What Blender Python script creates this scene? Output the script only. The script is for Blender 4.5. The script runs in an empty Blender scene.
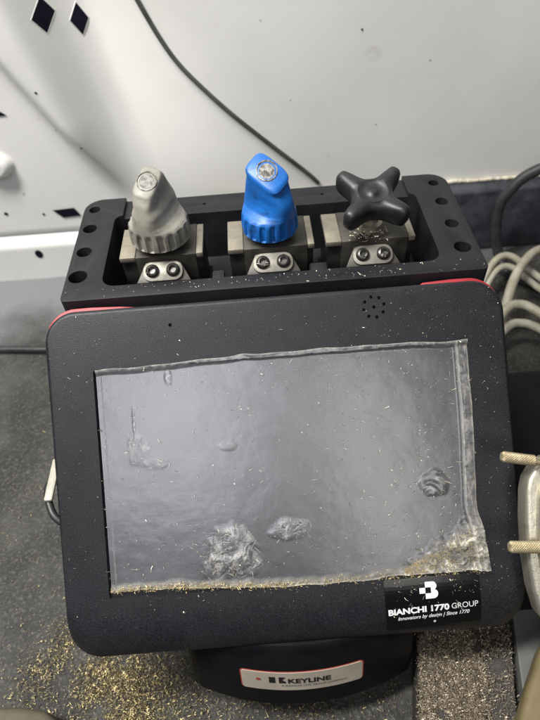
import bpy, bmesh, math, random
from mathutils import Vector, Matrix, noise
R = math.radians
random.seed(7)
scene = bpy.context.scene
col = scene.collection

# ------------------------------------------------------------------ helpers
def clamp(x, a=0., b=1.): return a if x < a else b if x > b else x
def sstep(e0, e1, x):
    t = clamp((x - e0) / (e1 - e0)); return t * t * (3 - 2 * t)

def link(name, me, m=None, parent=None, smooth=False):
    o = bpy.data.objects.new(name, me); col.objects.link(o)
    if m is not None:
        for q in (m if isinstance(m, (list, tuple)) else [m]): me.materials.append(q)
    if parent is not None: o.parent = parent
    if smooth:
        for p in me.polygons: p.use_smooth = True
    return o

def from_bm(name, bm, m=None, parent=None, smooth=False):
    bmesh.ops.recalc_face_normals(bm, faces=bm.faces[:])
    me = bpy.data.meshes.new(name); bm.to_mesh(me); bm.free()
    return link(name, me, m, parent, smooth)

def bevel(o, w, seg=3, ang=30):
    b = o.modifiers.new('bevel', 'BEVEL'); b.width = w; b.segments = seg
    b.limit_method = 'ANGLE'; b.angle_limit = R(ang); b.harden_normals = False
    return o

def autosmooth(me, ang=35):
    for p in me.polygons: p.use_smooth = True
    me.set_sharp_from_angle(angle=R(ang))

def bake(o, ang=35):
    """apply the modifiers of o into a plain mesh"""
    dg = bpy.context.evaluated_depsgraph_get(); dg.update()
    me = bpy.data.meshes.new_from_object(o.evaluated_get(dg))
    o.modifiers.clear(); o.data = me
    if ang: autosmooth(me, ang)
    return o

def cut(o, cutters, ang=35, then_bevel=None):
    for c in cutters:
        b = o.modifiers.new('cut', 'BOOLEAN'); b.operation = 'DIFFERENCE'; b.solver = 'EXACT'; b.object = c
    if then_bevel: bevel(o, *then_bevel)
    bake(o, ang)
    for c in cutters: bpy.data.objects.remove(c, do_unlink=True)
    return o

def bm_box(bm, x0, x1, y0, y1, z0, z1):
    vs = [bm.verts.new((x, y, z)) for z in (z0, z1) for y in (y0, y1) for x in (x0, x1)]
    for f in ((0,1,3,2),(4,6,7,5),(0,4,5,1),(2,3,7,6),(0,2,6,4),(1,5,7,3)):
        bm.faces.new([vs[i] for i in f])
    return vs

def box(name, x0, x1, y0, y1, z0, z1, m=None, parent=None, bev=0, seg=2):
    bm = bmesh.new(); bm_box(bm, x0, x1, y0, y1, z0, z1)
    o = from_bm(name, bm, m, parent)
    if bev: bevel(o, bev, seg); bake(o)
    return o

def rrect(x0, x1, y0, y1, r, n=8):
    """rounded rectangle outline, counter-clockwise; r one radius or four (bl, br, tr, tl)"""
    rs = r if isinstance(r, (list, tuple)) else (r,) * 4
    pts = []
    for (cx, cy, a0, rr) in ((x0+rs[0], y0+rs[0], 180, rs[0]), (x1-rs[1], y0+rs[1], 270, rs[1]),
                             (x1-rs[2], y1-rs[2], 0, rs[2]), (x0+rs[3], y1-rs[3], 90, rs[3])):
        for i in range(n + 1):
            a = R(a0 + 90 * i / n); pts.append((cx + rr * math.cos(a), cy + rr * math.sin(a)))
    return pts

def loft(bm, loops, cap0=True, cap1=True):
    rings = [[bm.verts.new(p) for p in L] for L in loops]
    n = len(rings[0])
    for a, b in zip(rings, rings[1:]):
        for i in range(n):
            bm.faces.new((a[i], a[(i+1) % n], b[(i+1) % n], b[i]))
    if cap0: bm.faces.new(list(reversed(rings[0])))
    if cap1: bm.faces.new(rings[-1])
    return rings

def prism(name, pts, z0, z1, m=None, parent=None, bev=0, seg=2, ang=35):
    bm = bmesh.new(); loft(bm, [[(x, y, z0) for x, y in pts], [(x, y, z1) for x, y in pts]])
    o = from_bm(name, bm, m, parent)
    if bev: bevel(o, bev, seg)
    bake(o, ang)
    return o

def cyl(name, c, r, z0, z1, n=32, m=None, parent=None):
    return prism(name, [(c[0]+r*math.cos(2*math.pi*i/n), c[1]+r*math.sin(2*math.pi*i/n)) for i in range(n)], z0, z1, m, parent)

def catmull(pts, k=10):
    P = [Vector(p) for p in pts]; P = [2*P[0]-P[1]] + P + [2*P[-1]-P[-2]]; out = []
    for i in range(1, len(P) - 2):
        for j in range(k):
            t = j / k; a, b, c, d = P[i-1:i+3]
            out.append(.5*((2*b) + (c-a)*t + (2*a-5*b+4*c-d)*t*t + (3*b-a-3*c+d)*t**3))
    out.append(P[-2]); return out

def tube_bm(bm, pts, r, n=12, k=10):
    path = catmull(pts, k); up = Vector((0, 0, 1)); loops = []
    for i, p in enumerate(path):
        t = (path[min(i+1, len(path)-1)] - path[max(i-1, 0)]).normalized()
        u = t.cross(up)
        if u.length < .05: u = t.cross(Vector((0, 1, 0)))
        u.normalize(); w = u.cross(t)
        loops.append([p + r*(math.cos(2*math.pi*j/n)*u + math.sin(2*math.pi*j/n)*w) for j in range(n)])
    loft(bm, loops)

def tube(name, pts, r, m=None, parent=None, n=12, k=10):
    bm = bmesh.new(); tube_bm(bm, pts, r, n, k)
    return from_bm(name, bm, m, parent, True)

def tag(o, label=None, cat=None, group=None, kind=None):
    if label: o['label'] = label
    if cat: o['category'] = cat
    if group: o['group'] = group
    if kind: o['kind'] = kind
    return o

def empty(name, loc=(0, 0, 0)):
    o = bpy.data.objects.new(name, None); col.objects.link(o); o.location = loc
    o.empty_display_size = .02
    return o

def text_verts(body, size, offset=0., sx=1., shear=0., spacing=1.):
    """outline letters as a flat mesh: (verts, faces), centred on x"""
    cu = bpy.data.curves.new('t', 'FONT'); cu.body = body; cu.size = size; cu.offset = offset
    cu.shear = shear; cu.space_character = spacing; cu.resolution_u = 5
    o = bpy.data.objects.new('t', cu); col.objects.link(o)
    dg = bpy.context.evaluated_depsgraph_get(); dg.update()
    me = bpy.data.meshes.new_from_object(o.evaluated_get(dg))
    vs = [(v.co.x*sx, v.co.y) for v in me.vertices]; fs = [tuple(p.vertices) for p in me.polygons]
    bpy.data.objects.remove(o, do_unlink=True); bpy.data.curves.remove(cu); bpy.data.meshes.remove(me)
    return vs, fs

# ------------------------------------------------------------------ materials
def mat(name, c1, c2=None, rough=.5, rough2=None, metal=0., nscale=40., ndet=6., lo=.35, hi=.65,
        bump=0., bscale=400., bdist=.0005, spec=.5, coat=0., wear=None, wscale=90., wlo=.62, whi=.75):
    m = bpy.data.materials.new(name); m.use_nodes = True
    nt = m.node_tree; N = nt.nodes; L = nt.links
    p = N['Principled BSDF']; p.inputs['Roughness'].default_value = rough
    p.inputs['Metallic'].default_value = metal; p.inputs['Specular IOR Level'].default_value = spec
    p.inputs['Coat Weight'].default_value = coat
    p.inputs['Base Color'].default_value = (*c1, 1)
    tc = N.new('ShaderNodeTexCoord')
    def nz(scale, det, rough=.6):
        n = N.new('ShaderNodeTexNoise'); n.inputs['Scale'].default_value = scale
        n.inputs['Detail'].default_value = det; n.inputs['Roughness'].default_value = rough
        L.new(tc.outputs['Object'], n.inputs['Vector']); return n
    def ramp(src, a, b):
        r = N.new('ShaderNodeMapRange'); r.interpolation_type = 'SMOOTHSTEP'
        r.inputs['From Min'].default_value = a; r.inputs['From Max'].default_value = b
        L.new(src, r.inputs['Value']); return r.outputs['Result']
    last = None
    if c2 is not None:
        f = ramp(nz(nscale, ndet).outputs['Fac'], lo, hi)
        mx = N.new('ShaderNodeMix'); mx.data_type = 'RGBA'
        mx.inputs['A'].default_value = (*c1, 1); mx.inputs['B'].default_value = (*c2, 1)
        L.new(f, mx.inputs['Factor']); last = mx.outputs['Result']
        L.new(last, p.inputs['Base Color'])
        if rough2 is not None:
            rr = N.new('ShaderNodeMapRange'); rr.inputs['To Min'].default_value = rough; rr.inputs['To Max'].default_value = rough2
            L.new(f, rr.inputs['Value']); L.new(rr.outputs['Result'], p.inputs['Roughness'])
    if wear is not None:
        f = ramp(nz(wscale, 8., .7).outputs['Fac'], wlo, whi)
        mx = N.new('ShaderNodeMix'); mx.data_type = 'RGBA'
        mx.inputs['A'].default_value = (*c1, 1); mx.inputs['B'].default_value = (*wear, 1)
        if last: L.new(last, mx.inputs['A'])
        L.new(f, mx.inputs['Factor']); L.new(mx.outputs['Result'], p.inputs['Base Color'])
    if bump:
        b = N.new('ShaderNodeBump'); b.inputs['Strength'].default_value = bump; b.inputs['Distance'].default_value = bdist
        L.new(nz(bscale, 3.).outputs['Fac'], b.inputs['Height']); L.new(b.outputs['Normal'], p.inputs['Normal'])
    return m

M = {}
M['wall'] = mat('white_van_paint', (.665, .658, .632), (.715, .708, .682), .42, nscale=7, bump=.06, bscale=60, bdist=.002, wear=(.48, .465, .42), wscale=24, wlo=.60, whi=.84)
M['hole'] = mat('dark_hole', (.008, .009, .016), rough=.9, spec=.05)  # near-black imitates the shade inside the wall holes
M['sealant'] = mat('cream_sealant', (.62, .58, .47), (.5, .45, .34), .6, nscale=120)
M['trim'] = mat('black_rubber', (.020, .022, .030), (.055, .058, .07), .55, nscale=45, bump=.3, bscale=300, wear=(.10, .10, .11), wscale=30, wlo=.58, whi=.8)
M['floor'] = mat('worn_rubber_floor', (.012, .012, .0105), (.048, .047, .042), .66, nscale=16, ndet=14, lo=.38, hi=.70, bump=.8, bscale=420, bdist=.001, wear=(.100, .095, .080), wscale=420, wlo=.50, whi=.70)
def add_dust(m):
    nt = m.node_tree; N = nt.nodes; L = nt.links; p = N['Principled BSDF']
    src = p.inputs['Base Color'].links[0].from_socket
    tc = N.new('ShaderNodeTexCoord'); sp = N.new('ShaderNodeSeparateXYZ'); L.new(tc.outputs['Object'], sp.inputs[0])
    n = N.new('ShaderNodeTexNoise'); n.inputs['Scale'].default_value = 14; n.inputs['Detail'].default_value = 8; L.new(tc.outputs['Object'], n.inputs['Vector'])
    ma = N.new('ShaderNodeMath'); ma.operation = 'MULTIPLY_ADD'; ma.inputs[1].default_value = .16; L.new(n.outputs['Fac'], ma.inputs[0]); L.new(sp.outputs['Y'], ma.inputs[2])
    r = N.new('ShaderNodeMapRange'); r.interpolation_type = 'SMOOTHSTEP'; r.inputs['From Min'].default_value = .315; r.inputs['From Max'].default_value = .41; r.inputs['To Max'].default_value = .80; xr = N.new('ShaderNodeMapRange'); xr.interpolation_type = 'SMOOTHSTEP'; xr.inputs['From Min'].default_value = .05; xr.inputs['From Max'].default_value = .20; xr.inputs['To Max'].default_value = .085; L.new(sp.outputs['X'], xr.inputs['Value']); sb = N.new('ShaderNodeMath'); sb.operation = 'SUBTRACT'; L.new(ma.outputs[0], sb.inputs[0]); L.new(xr.outputs['Result'], sb.inputs[1]); L.new(sb.outputs[0], r.inputs['Value'])
    mx = N.new('ShaderNodeMix'); mx.data_type = 'RGBA'; mx.inputs['B'].default_value = (.215, .22, .23, 1)
    L.new(src, mx.inputs['A']); L.new(r.outputs['Result'], mx.inputs['Factor']); L.new(mx.outputs['Result'], p.inputs['Base Color'])
add_dust(M['floor'])
M['console'] = mat('grained_black_plastic', (.0072, .0072, .0096), (.0100, .0100, .0128), .40, .46, nscale=60, bump=.55, bscale=1900, bdist=.00025, spec=.34, wear=(.044, .044, .051), wscale=1700, wlo=.50, whi=.68)
M['plastic'] = mat('black_plastic', (.004, .004, .0055), (.0065, .0065, .008), .42, .5, spec=.12, nscale=50, bump=.15, bscale=900, bdist=.0002, wear=(.025, .025, .025), wscale=120, wlo=.66, whi=.82)
M['tray'] = mat('tray_plastic', (.0075, .0075, .0098), (.011, .011, .0135), .40, .5, spec=.32, nscale=40, bump=.15, bscale=900, bdist=.0002, wear=(.036, .034, .03), wscale=110, wlo=.66, whi=.82)
M['red'] = mat('red_plastic', (.34, .02, .03), (.28, .016, .024), .5, nscale=80)
M['glass'] = mat('screen_glass', (.006, .006, .008), rough=.30)
M['sticker'] = mat('black_sticker', (.003, .003, .0035), rough=.16, spec=.5, bump=.04, bscale=300, wear=(.03, .029, .025), wscale=260, wlo=.64, whi=.8)
M['ink'] = mat('white_ink', (.78, .80, .80), rough=.5)
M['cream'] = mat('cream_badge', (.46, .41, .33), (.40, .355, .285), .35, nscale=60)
M['badge_red'] = mat('badge_red', (.35, .05, .03), rough=.4)
M['badge_black'] = mat('badge_black', (.01, .01, .01), rough=.4)
M['steel_dark'] = mat('dark_steel', (.050, .047, .042), (.080, .074, .063), .42, .55, metal=.6, nscale=90, bump=.1, bscale=700, wear=(.2, .17, .11), wscale=260, wlo=.62, whi=.8)
M['steel_black'] = mat('blackened_steel', (.018, .018, .02), (.035, .033, .03), .38, .5, metal=.5, nscale=90, wear=(.12, .1, .06), wscale=260, wlo=.64, whi=.8)
M['brushed'] = mat('pale_brushed_steel', (.25, .225, .175), (.19, .17, .13), .45, .58, metal=.3, nscale=140, bump=.1, bscale=600)
M['nickel'] = mat('nickel', (.56, .53, .44), (.42, .39, .31), .34, .5, metal=.85, nscale=60, ndet=10, bump=.25, bscale=700, wear=(.24, .21, .15), wscale=90, wlo=.56, whi=.78)
M['pin'] = mat('brassy_pin', (.56, .48, .32), (.40, .33, .21), .36, .5, metal=.8, nscale=200)
M['bracket'] = mat('bracket_steel', (.23, .22, .19), (.17, .16, .135), .46, .58, metal=.5, nscale=160, bump=.1, bscale=600)
M['screw'] = mat('screw_steel', (.17, .165, .155), (.10, .097, .09), .26, .4, metal=.9, nscale=300)
M['grey_knob'] = mat('grey_knob_plastic', (.27, .26, .222), (.215, .205, .17), .45, .55, nscale=90, bump=.15, bscale=500, wear=(.085, .075, .05), wscale=120, wlo=.52, whi=.76)
M['blue_knob'] = mat('blue_knob_plastic', (.009, .125, .44), (.007, .095, .35), .38, .5, nscale=70, bump=.12, bscale=500, wear=(.012, .028, .075), wscale=120, wlo=.52, whi=.76)
M['star_knob'] = mat('black_knob_plastic', (.010, .010, .012), (.017, .017, .019), .36, .5, nscale=90, bump=.1, bscale=700)
M['cap'] = mat('worn_metal_cap', (.24, .235, .22), (.07, .067, .06), .5, .65, metal=.3, nscale=420, ndet=3, lo=.42, hi=.6, bump=.6, bscale=500, bdist=.0006)
M['cap_grey'] = mat('grey_cap', (.20, .197, .175), (.10, .097, .085), .5, .6, metal=.1, nscale=380, ndet=3, lo=.42, hi=.62, bump=.5, bscale=450, bdist=.0005)
M['cable_white'] = mat('grubby_white_cable', (.36, .34, .27), (.24, .22, .165), .5, nscale=55, wear=(.22, .2, .15), wscale=60, wlo=.6, whi=.8)
M['cable_black'] = mat('black_cable', (.016, .016, .018), (.03, .03, .03), .45, nscale=60)
M['wire'] = mat('dark_wire', (.03, .032, .026), (.055, .055, .045), .5, nscale=60)
M['white_plastic'] = mat('white_plastic', (.40, .385, .33), (.32, .30, .25), .45, nscale=90)
M['brass'] = mat('brass', (.37, .295, .145), (.18, .15, .09), .42, .6, metal=.9, nscale=300)
M['gold'] = mat('golden_filings', (.56, .44, .21), (.40, .32, .17), .42, .6, metal=.6, nscale=300)
M['bronze'] = mat('bronze_chips', (.25, .205, .155), (.34, .285, .21), .40, .55, metal=.7, nscale=300)
M['silver_chip'] = mat('pale_chips', (.64, .56, .38), (.60, .57, .50), .36, .5, metal=.7, nscale=300)
M['mat'] = mat('black_rubber_mat', (.022, .020, .018), (.045, .038, .031), .7, nscale=200, bump=.6, bscale=500, bdist=.001)
M['sheet'] = mat('grey_sheet', (.085, .085, .082), (.12, .12, .114), .55, nscale=25)
M['board'] = mat('yellow_board', (.165, .130, .062), (.125, .097, .045), .65, nscale=60)
M['beige'] = mat('beige_card', (.10, .086, .052), (.075, .062, .04), .75, nscale=60)

def film_material():
    m = bpy.data.materials.new('clear_film'); m.use_nodes = True
    nt = m.node_tree; N = nt.nodes; L = nt.links
    out = N['Material Output']; p = N['Principled BSDF']
    tc = N.new('ShaderNodeTexCoord')
    def nz(sc, det, vec=None, rough=.6):
        n = N.new('ShaderNodeTexNoise'); n.inputs['Scale'].default_value = sc; n.inputs['Detail'].default_value = det
        n.inputs['Roughness'].default_value = rough
        L.new(vec or tc.outputs['Object'], n.inputs['Vector']); return n.outputs['Fac']
    at = N.new('ShaderNodeAttribute'); at.attribute_name = 'dirt'
    # dirt tint: yellowish grey where the film is caked with filings
    mx = N.new('ShaderNodeMix'); mx.data_type = 'RGBA'
    mx.inputs['A'].default_value = (.42, .425, .45, 1); mx.inputs['B'].default_value = (.46, .385, .215, 1)
    L.new(at.outputs['Fac'], mx.inputs['Factor'])
    ac = N.new('ShaderNodeAttribute'); ac.attribute_name = 'crease'  # painted glints: pale colour along the film's wrinkles, folds and edges
    m2 = N.new('ShaderNodeMix'); m2.data_type = 'RGBA'; m2.inputs['B'].default_value = (.74, .71, .60, 1)
    L.new(mx.outputs['Result'], m2.inputs['A']); L.new(ac.outputs['Fac'], m2.inputs['Factor']); L.new(m2.outputs['Result'], p.inputs['Base Color'])
    p.inputs['Roughness'].default_value = .33; p.inputs['Specular IOR Level'].default_value = .8
    # fine scratches run mostly sideways
    mp = N.new('ShaderNodeMapping'); mp.inputs['Scale'].default_value = (.10, 1.5, 1); L.new(tc.outputs['Object'], mp.inputs['Vector'])
    b = N.new('ShaderNodeBump'); b.inputs['Strength'].default_value = .06; b.inputs['Distance'].default_value = .0003
    L.new(nz(700, 4, mp.outputs['Vector']), b.inputs['Height'])
    L.new(b.outputs['Normal'], p.inputs['Normal'])
    # opacity: thin dusty veil, thicker with dirt and painted glints
    v = N.new('ShaderNodeMapRange'); v.inputs['From Min'].default_value = .35; v.inputs['From Max'].default_value = .7
    v.inputs['To Min'].default_value = .05; v.inputs['To Max'].default_value = .11
    L.new(nz(45, 8, None, .7), v.inputs['Value'])
    ad = N.new('ShaderNodeMath'); ad.operation = 'MULTIPLY_ADD'; ad.use_clamp = True
    ad.inputs[1].default_value = .7
    L.new(at.outputs['Fac'], ad.inputs[0])
    a2 = N.new('ShaderNodeMath'); a2.operation = 'MULTIPLY_ADD'; a2.inputs[1].default_value = .8; L.new(ac.outputs['Fac'], a2.inputs[0]); L.new(v.outputs['Result'], a2.inputs[2])
    L.new(a2.outputs[0], ad.inputs[2])
    tr = N.new('ShaderNodeBsdfTransparent'); tr.inputs['Color'].default_value = (.95, .95, .96, 1)
    p.inputs['Specular IOR Level'].default_value = .2; p.inputs['Roughness'].default_value = .5
    gl = N.new('ShaderNodeBsdfGlossy'); gl.inputs['Roughness'].default_value = .285; gl.inputs['Color'].default_value = (.95, .96, 1, 1)
    L.new(b.outputs['Normal'], gl.inputs['Normal'])
    fr = N.new('ShaderNodeLayerWeight'); fr.inputs['Blend'].default_value = .30
    fm = N.new('ShaderNodeMath'); fm.operation = 'MULTIPLY_ADD'; fm.inputs[1].default_value = .6; fm.inputs[2].default_value = .09
    L.new(fr.outputs['Fresnel'], fm.inputs[0])
    dk = N.new('ShaderNodeMapRange'); dk.inputs['To Min'].default_value = 1.; dk.inputs['To Max'].default_value = .03; dk.inputs['From Max'].default_value = .30
    L.new(at.outputs['Fac'], dk.inputs['Value'])
    fx = N.new('ShaderNodeMath'); fx.operation = 'MULTIPLY'; L.new(fm.outputs[0], fx.inputs[0]); L.new(dk.outputs['Result'], fx.inputs[1])
    ms2 = N.new('ShaderNodeMixShader'); L.new(fx.outputs[0], ms2.inputs['Fac'])
    ms = N.new('ShaderNodeMixShader'); L.new(ad.outputs[0], ms.inputs['Fac'])
    L.new(tr.outputs[0], ms.inputs[1]); L.new(p.outputs[0], ms.inputs[2]); L.new(ms.outputs[0], ms2.inputs[1]); L.new(gl.outputs[0], ms2.inputs[2]); L.new(ms2.outputs[0], out.inputs['Surface'])
    return m
M['film'] = film_material()

# ------------------------------------------------------------------ setting: floor and van wall
def grid_mesh(xs, ys, f):
    vs = [f(x, y) for y in ys for x in xs]; nx = len(xs)
    fs = [(j*nx+i, j*nx+i+1, (j+1)*nx+i+1, (j+1)*nx+i) for j in range(len(ys)-1) for i in range(nx-1)]
    return vs, fs
def lin(a, b, n): return [a + (b-a)*i/(n-1) for i in range(n)]

me = bpy.data.meshes.new('floor')
vs, fs = grid_mesh(lin(-.9, .9, 91), lin(-.7, .40, 56), lambda x, y: (x, y, .0012*noise.noise((x*9, y*9, 1.))-.001))
me.from_pydata(vs, [], fs); tag(link('floor', me, M['floor'], None, True), kind='structure')

YW = .372
def wall_depth(x, z):
    """how far the sheet metal stands out of the flat panel, towards the room"""
    wob = .0012*noise.noise((x*7, z*7, 3.))
    xl = -.1835 - (z-.165)*.50
    xr = -.158 - (z-.155)*.24            # right edge of the rib
    xm = -.119 - (z-.19)*.24             # bottom of the hollow
    xc = .012 - (z-.19)*.40             # where the flat panel starts
    top = .40 + .60*sstep(.085, .280, z)
    rib = .026*sstep(xl-.012, xl+.018, x)*(1-sstep(xr-.010, xr+.026, x))*sstep(.075, .185, z)
    rib += .003*sstep(xl-.012, xl+.02, x)*(1-sstep(xr-.006, xr+.08, x))*(1-sstep(.075, .185, z))*sstep(.06, .14, z)
    chan = -.036*sstep(xr-.002, xm, x)*(1-sstep(xm, xc, x))*top
    crease = -.0058*math.exp(-((x-xl+.006)/.014)**2)*sstep(.05, .12, z)
    d2 = ((x+.262)/.020)**2 + ((z-.139)/.014)**2
    bump = .010*(1-sstep(.45, 1.0, d2))
    sill = .008*(1-sstep(.042, .052, z))*(1-sstep(-.10, -.05, x)) - .004*math.exp(-((z-.0535)/.003)**2)*(1-sstep(-.10, -.05, x))
    step = .008*(1-sstep(-.345, -.28, x))*0
    return wob + rib + chan + crease + bump + sill + step
xs = lin(-.42, .02, 177) + lin(.03, .9, 30)
zs = lin(-.004, .36, 147) + lin(.38, .9, 14)
me = bpy.data.meshes.new('wall')
vs, fs = grid_mesh(xs, zs, lambda x, z: (x, YW - wall_depth(x, z), z))
me.from_pydata(vs, [], fs); wall = tag(link('wall', me, M['wall'], None, True), kind='structure')

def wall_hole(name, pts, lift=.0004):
    """near-black patch on the sheet metal; for holes it paints their inner shade"""
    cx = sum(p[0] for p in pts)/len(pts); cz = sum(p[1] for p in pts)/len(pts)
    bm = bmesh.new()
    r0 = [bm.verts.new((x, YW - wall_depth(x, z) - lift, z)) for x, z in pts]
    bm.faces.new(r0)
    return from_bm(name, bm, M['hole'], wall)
def hole_rim(pts):
    cx = sum(p[0] for p in pts)/len(pts); cz = sum(p[1] for p in pts)/len(pts)
    bm = bmesh.new(); n = len(pts); R_ = []
    for k, l in ((1.12, -.0003), (1.07, .0004), (1.03, .0006), (1.0, .0002)):
        R_.append([bm.verts.new((cx+(x-cx)*k, YW - wall_depth(cx+(x-cx)*k, cz+(z-cz)*k) - l, cz+(z-cz)*k)) for x, z in pts])
    for A_, B_ in zip(R_, R_[1:]):
        for i in range(n): bm.faces.new((A_[i], A_[(i+1) % n], B_[(i+1) % n], B_[i]))
    from_bm('hole_rim', bm, M['wall'], wall)
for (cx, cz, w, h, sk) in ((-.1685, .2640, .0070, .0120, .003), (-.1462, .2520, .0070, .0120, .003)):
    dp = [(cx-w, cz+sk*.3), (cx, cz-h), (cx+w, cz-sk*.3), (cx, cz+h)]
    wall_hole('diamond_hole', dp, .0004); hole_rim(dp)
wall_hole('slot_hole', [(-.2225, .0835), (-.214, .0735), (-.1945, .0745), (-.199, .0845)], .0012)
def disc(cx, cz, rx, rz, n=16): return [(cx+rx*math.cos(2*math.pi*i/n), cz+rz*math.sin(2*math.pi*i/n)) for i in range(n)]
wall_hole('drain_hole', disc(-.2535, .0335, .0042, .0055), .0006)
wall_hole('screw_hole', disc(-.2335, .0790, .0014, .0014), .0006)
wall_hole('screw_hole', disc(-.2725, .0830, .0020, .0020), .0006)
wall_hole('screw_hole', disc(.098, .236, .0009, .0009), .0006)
# a little recess at the far left of the rib, its shade painted as a dark patch
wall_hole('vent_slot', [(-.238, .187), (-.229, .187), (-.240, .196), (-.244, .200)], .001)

for cx, cz, r in ((-.1864, .2151, .0010), (-.1899, .1682, .0007), (-.1646, .1601, .0008), (-.1966, .1842, .0005), (.0106, .2492, .0004), (.0343, .1801, .0004), (.1618, .2061, .0005), (-.2450, .105, .0006), (.118, .150, .0005)):
    wall_hole('paint_chip', disc(cx, cz, r*1.3, r, 7), .0005)
# rubber skirting at the foot of the wall
bm = bmesh.new(); bm_box(bm, -.06, .62, .352, .3705, 0, .079)
sk = from_bm('skirting', bm, M['trim']); bevel(sk, .004, 3); bake(sk)
tag(sk, 'black rubber skirting strip along the foot of the white van wall', 'skirting')
bm = bmesh.new()
for i in range(150):
    x = -.06 + .68*i/149
    c = Vector((x, .3690+.001*noise.noise((x*40, 0, 2)), .081+.0012*noise.noise((x*60, 1, 0))))
    bmesh.ops.create_icosphere(bm, subdivisions=1, radius=.0022+.0018*abs(noise.noise((x*70, 3, 0)))+.0008*random.random(), matrix=Matrix.Translation(c) @ Matrix.Diagonal((2.2, .8, .8, 1)))
for v in bm.verts: v.co += .0006*Vector((noise.noise(v.co*300), noise.noise(v.co*280+Vector((5,0,0))), noise.noise(v.co*310)))
from_bm('sealant_bead', bm, M['sealant'], wall, True)

# ------------------------------------------------------------------ the key cutting machine
T = R(40); P0 = Vector((0, 0, .15))
CM = Matrix.Translation(P0) @ Matrix.Rotation(T, 4, 'X')      # console frame: x right, y up the panel, z out of it
machine = tag(empty('key_cutting_machine'), 'black key cutting machine with a film covered touch screen and red corner trim', 'key machine')
def onpanel(o): o.matrix_local = CM; return o

# body under the console and the tray
pr = [(-.020, 0), (-.020, .085), (.064, .156), (.180, .160), (.180, 0)]
bm = bmesh.new(); loft(bm, [[(-.105, y, z) for y, z in pr], [(.105, y, z) for y, z in pr]])
o = from_bm('body', bm, M['plastic'], machine); bevel(o, .004); bake(o)
# motor housing that shows at the right of the console
o = prism('motor_housing', rrect(.100, .330, -.050, .098, (.012, .012, .03, .03)), 0, .098, M['plastic'], machine, .010, 5)

# console: rounded slab, its lower edge rolled over
RB, RD = .031, .0110          # how far up and how deep the lower edge rolls over
def console_loops():
    u0, u1, v0, v1, r = -.1257, .1262, -.0987, .0937, .0175
    outer = rrect(u0, u1, v0, v1, r, 12)
    K = [1 - sstep(v0+.014, v0+.050, y) for x, y in outer]
    L = []
    def ring(ib, is_, it, dz_b, dz_s):
        pts = rrect(u0+is_, u1-is_, v0+ib, v1-it, (max(r-.4*ib, .006), max(r-.4*ib, .006), r-it, r-it), 12)
        return [(x, y, -(dz_s*(1-k) + dz_b*k)) for (x, y), k in zip(pts, K)]
    S = .0026
    L.append([(x, y, -.019) for (x, y, z) in ring(.004, .004, .004, 0, 0)])
    L.append([(x, y, -.017) for (x, y, z) in ring(.0012, .0012, .0012, 0, 0)])
    for i in range(13):
        t = R(90*i/12)
        L.append(ring(RB*(1-math.cos(t)), S*(1-math.cos(t)), S*(1-math.cos(t)), RD*(1-math.sin(t)), S*(1-math.sin(t))))
    return L
bm = bmesh.new(); loft(bm, console_loops())
console = from_bm('console', bm, M['console'], machine); console.matrix_local = Matrix.Identity(4)
cut_list = []
RX0, RX1, RY0, RY1 = -.1003, .0992, -.0640, .0612        # window for the display
bm = bmesh.new()
loft(bm, [[(x, y, -.0024) for x, y in rrect(RX0+.0012, RX1-.0012, RY0+.0012, RY1-.0012, .0012, 3)],
          [(x, y, .0016) for x, y in rrect(RX0-.0006, RX1+.0006, RY0-.0006, RY1+.0006, .002, 3)]])
cut_list.append(from_bm('c', bm))
sc_ = (.0552, .0832)
for i in range(8):
    a = R(45*i+12); cut_list.append(cyl('c', (sc_[0]+.0057*math.cos(a), sc_[1]+.0057*math.sin(a)), .00095, -.004, .003, 14))
cut_list.append(cyl('c', sc_, .00095, -.004, .003, 14))
cut_list.append(cyl('c', (-.0563, .0822), .0010, -.004, .003, 14))
cut(console, cut_list, 40); onpanel(console)
o = box('screen', -.0992, .0981, -.0630, .0602, -.0040, -.0018, M['glass'], machine); onpanel(o)

# red shell edge that peeks out at the two upper corners
def red_piece(sgn, x_in):
    outer = [(x_in, .0941), (sgn*.084, .0950), (sgn*.100, .0957), (sgn*.1085, .0956)]
    for i in range(1, 9):
        a = R(90 - 66*i/8); outer.append((sgn*(.1085+.0180*math.cos(a)), .0777+.0180*math.sin(a)))
    inner = [(sgn*.121, .086), (sgn*.105, .088), (x_in, .0905)]
    pts = outer + inner
    if sgn > 0: pts = list(reversed(pts))
    o = prism('red_trim', pts, -.0135, -.0042, M['red'], machine, .0008, 2); onpanel(o)
red_piece(-1, -.076); red_piece(1, .083)

# ---- protective film on the display, bubbled and curling at its edges
def fbm(x, y, s, z=0., o=4):
    return noise.fractal((x*s, y*s, z), 1.0, 2.0, o)
def ridged(x, y, s, z=0.):
    return 1 - 2*abs(noise.fractal((x*s, y*s, z), .9, 2.0, 4))
BUB = [  # u, v, ru, rv, height, style
    (-.0330, -.0420, .0150, .0150, .0020, 'fan'), (-.0400, -.0520, .0105, .0075, .0016, 'fan'),
    (-.0250, -.0500, .0100, .0080, .0014, 'fan'),
    (.0000, -.0335, .0125, .0068, .0013, 'fan'), (-.0785, .0160, .0075, .0110, .0005, 'fan'),
    (.0800, -.0150, .0090, .0085, .0011, 'dome'), (-.0690, .0075, .0080, .0045, .0004, 'fan'),
    (-.0300, .0140, .0060, .0035, .0006, 'fan'), (-.0803, .033, .0010, .0100, .0003, 'dome'),
    (-.060, .0535, .0025, .0050, .0004, 'dome')]
FU0, FU1, FV0, FV1 = -.0990, .1046, -.0655, .0630
NU, NV = 420, 270
fv, dirt, glints = [], [], []
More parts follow.
